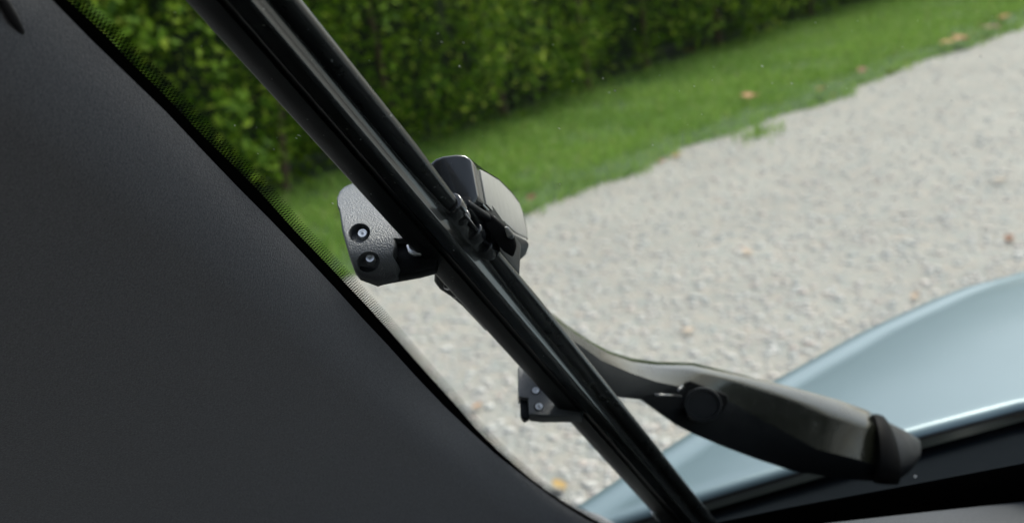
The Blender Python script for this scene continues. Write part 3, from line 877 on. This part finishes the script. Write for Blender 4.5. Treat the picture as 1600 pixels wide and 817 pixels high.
from_bm('cap_tube', bm, M['plastic'], cap, smooth=True, bevel=.0006)

# ------------------------------------------------------------------ wiper arm
TOPE = [(690, 330), (760, 400), (820, 455), (863, 489), (892, 511), (924, 533), (955, 549), (987, 559), (1025, 564.5), (1083, 566.5), (1114, 574), (1160, 585), (1236, 604), (1309, 624), (1356, 641), (1368, 648)]
MIDE = [(700, 372), (765, 428), (820, 476), (860, 508), (885, 526), (908, 540), (940, 563), (987, 583), (1025, 596), (1064, 604), (1100, 612), (1137, 625), (1183, 651), (1277, 702), (1340, 717), (1372, 728)]
LOWE = [(668, 392), (735, 452), (790, 505), (835, 552), (880, 590), (925, 612), (971, 620.5), (1003, 624), (1030, 644), (1060, 665), (1090, 680), (1130, 697), (1180, 716), (1240, 736), (1320, 748), (1372, 752)]
DEP = [.515, .545, .575, .600, .615, .632, .648, .665, .682, .70, .715, .735, .765, .79, .805, .81]
rings = []
for (tx, ty), (mx_, my), (lx, ly), dp in zip(TOPE, MIDE, LOWE, DEP):
    sh = lerp(.018, .013, min(1, max(0, (tx-900)/260))); tsh = at(tx, ty, dp+sh); tpn = at(tx, ty, dp+sh+.020); mp = at(mx_, my, dp); lp = at(lx, ly, dp+.006)
    e = (mp-tpn); back = F*.018
    rings.append([mp, mp.lerp(tsh, .3)+U*.0004, mp.lerp(tsh, .60)+U*.0007, mp.lerp(tsh, .76)+U*.0004, tpn, tpn+F*.010-U*.003, lp+F*.030, lp+F*.012-U*.001, lp, lp.lerp(mp, .5)-F*.002])
arm = loft('wiper_arm', rings, M['paint_black'], car)
def sharp_lines(o, n, js):              # keep only the long edges of a loft crisp
    for e in o.data.edges:
        a_, b_2 = e.vertices
        if abs(a_-b_2) == n and a_ % n in js: e.use_edge_sharp = True
sharp_lines(arm, 10, (0, 4, 8))
arm.data.materials.append(M['plastic'])   # darker material on the hollow underside
for f in arm.data.polygons:
    q = sorted(set(v % 10 for v in f.vertices))
    if q in ([8, 9], [0, 9], [7, 8]): f.material_index = 1
arm['label'] = 'bent glossy black wiper arm rising from its pivot'
# pivot head with its cover cap
def arm_ring(tx, ty, lx, ly, dp, thick=.03, n=16):
    t_, l_ = at(tx, ty, dp+.02), at(lx, ly, dp); c = t_.lerp(l_, .5); h = (t_-l_)*.5; q = F*thick*.5
    return [c+h*math.sin(a)+q*math.cos(a) for a in [2*math.pi*i/n for i in range(n)]]
hd = [arm_ring(1364, 647, 1366, 754, .81, .030), arm_ring(1370, 646, 1375, 756, .812, .036), arm_ring(1380, 649, 1389, 757, .815, .038), arm_ring(1387, 660, 1400, 757, .818, .034)]
head = loft('arm_collar', hd, M['hole'], arm); sharp(head, 40)
hd = [arm_ring(1384, 657, 1396, 752, .819, .026), arm_ring(1400, 665, 1408, 746, .822, .024), arm_ring(1414, 672, 1419, 737, .825, .019), arm_ring(1426, 679, 1429, 726, .83, .013), arm_ring(1437, 687, 1438, 712, .834, .004)]
cc = loft('pivot_cover', hd, M['plastic'], arm); sharp(cc, 60)
# round pivot boss and spring pin on the dark side of the arm
bc = at(1098, 632, .70); bnrm = (-F+V((0, 0, .15))).normalized(); ox = (R-bnrm*R.dot(bnrm)).normalized(); oy = bnrm.cross(ox); pr = .70/FPX
bm = bmesh.new(); prev = None
for z, rr in ((-.008, 30), (.0, 30), (.0016, 28.5), (.0016, 25), (-.0005, 24), (-.0006, 4)):
    ring = [bm.verts.new(bc+ox*rr*pr*math.cos(a)+oy*rr*pr*.92*math.sin(a)+bnrm*z) for a in [2*math.pi*i/36 for i in range(36)]]
    if prev:
        for i in range(36): bm.faces.new((prev[i], prev[(i+1) % 36], ring[(i+1) % 36], ring[i]))
    prev = ring
bm.faces.new(prev)
b_ = from_bm('hinge_boss', bm, M['plastic'], arm, smooth=True); sharp(b_, 35)
hull('hinge_plate', [at(x, y, z) for x, y in ((1066, 600), (1078, 594), (1136, 616), (1138, 628), (1125, 648), (1075, 640), (1066, 625)) for z in (.703, .72)], M['hole'], arm, .0012)
bm = bmesh.new(); cyl_bm(bm, at(1022, 617, .674), at(1064, 619, .69), .0010, n=12); cyl_bm(bm, at(1058, 612, .69), at(1066, 603, .695), .0010, n=12)
from_bm('spring_pin', bm, M['gloss'], arm, smooth=True)
bm = bmesh.new(); cyl_bm(bm, at(1430, 744, .80), at(1430, 744, .795), .0006, n=10)
from_bm('pivot_screw', bm, M['metal'], arm, smooth=True)
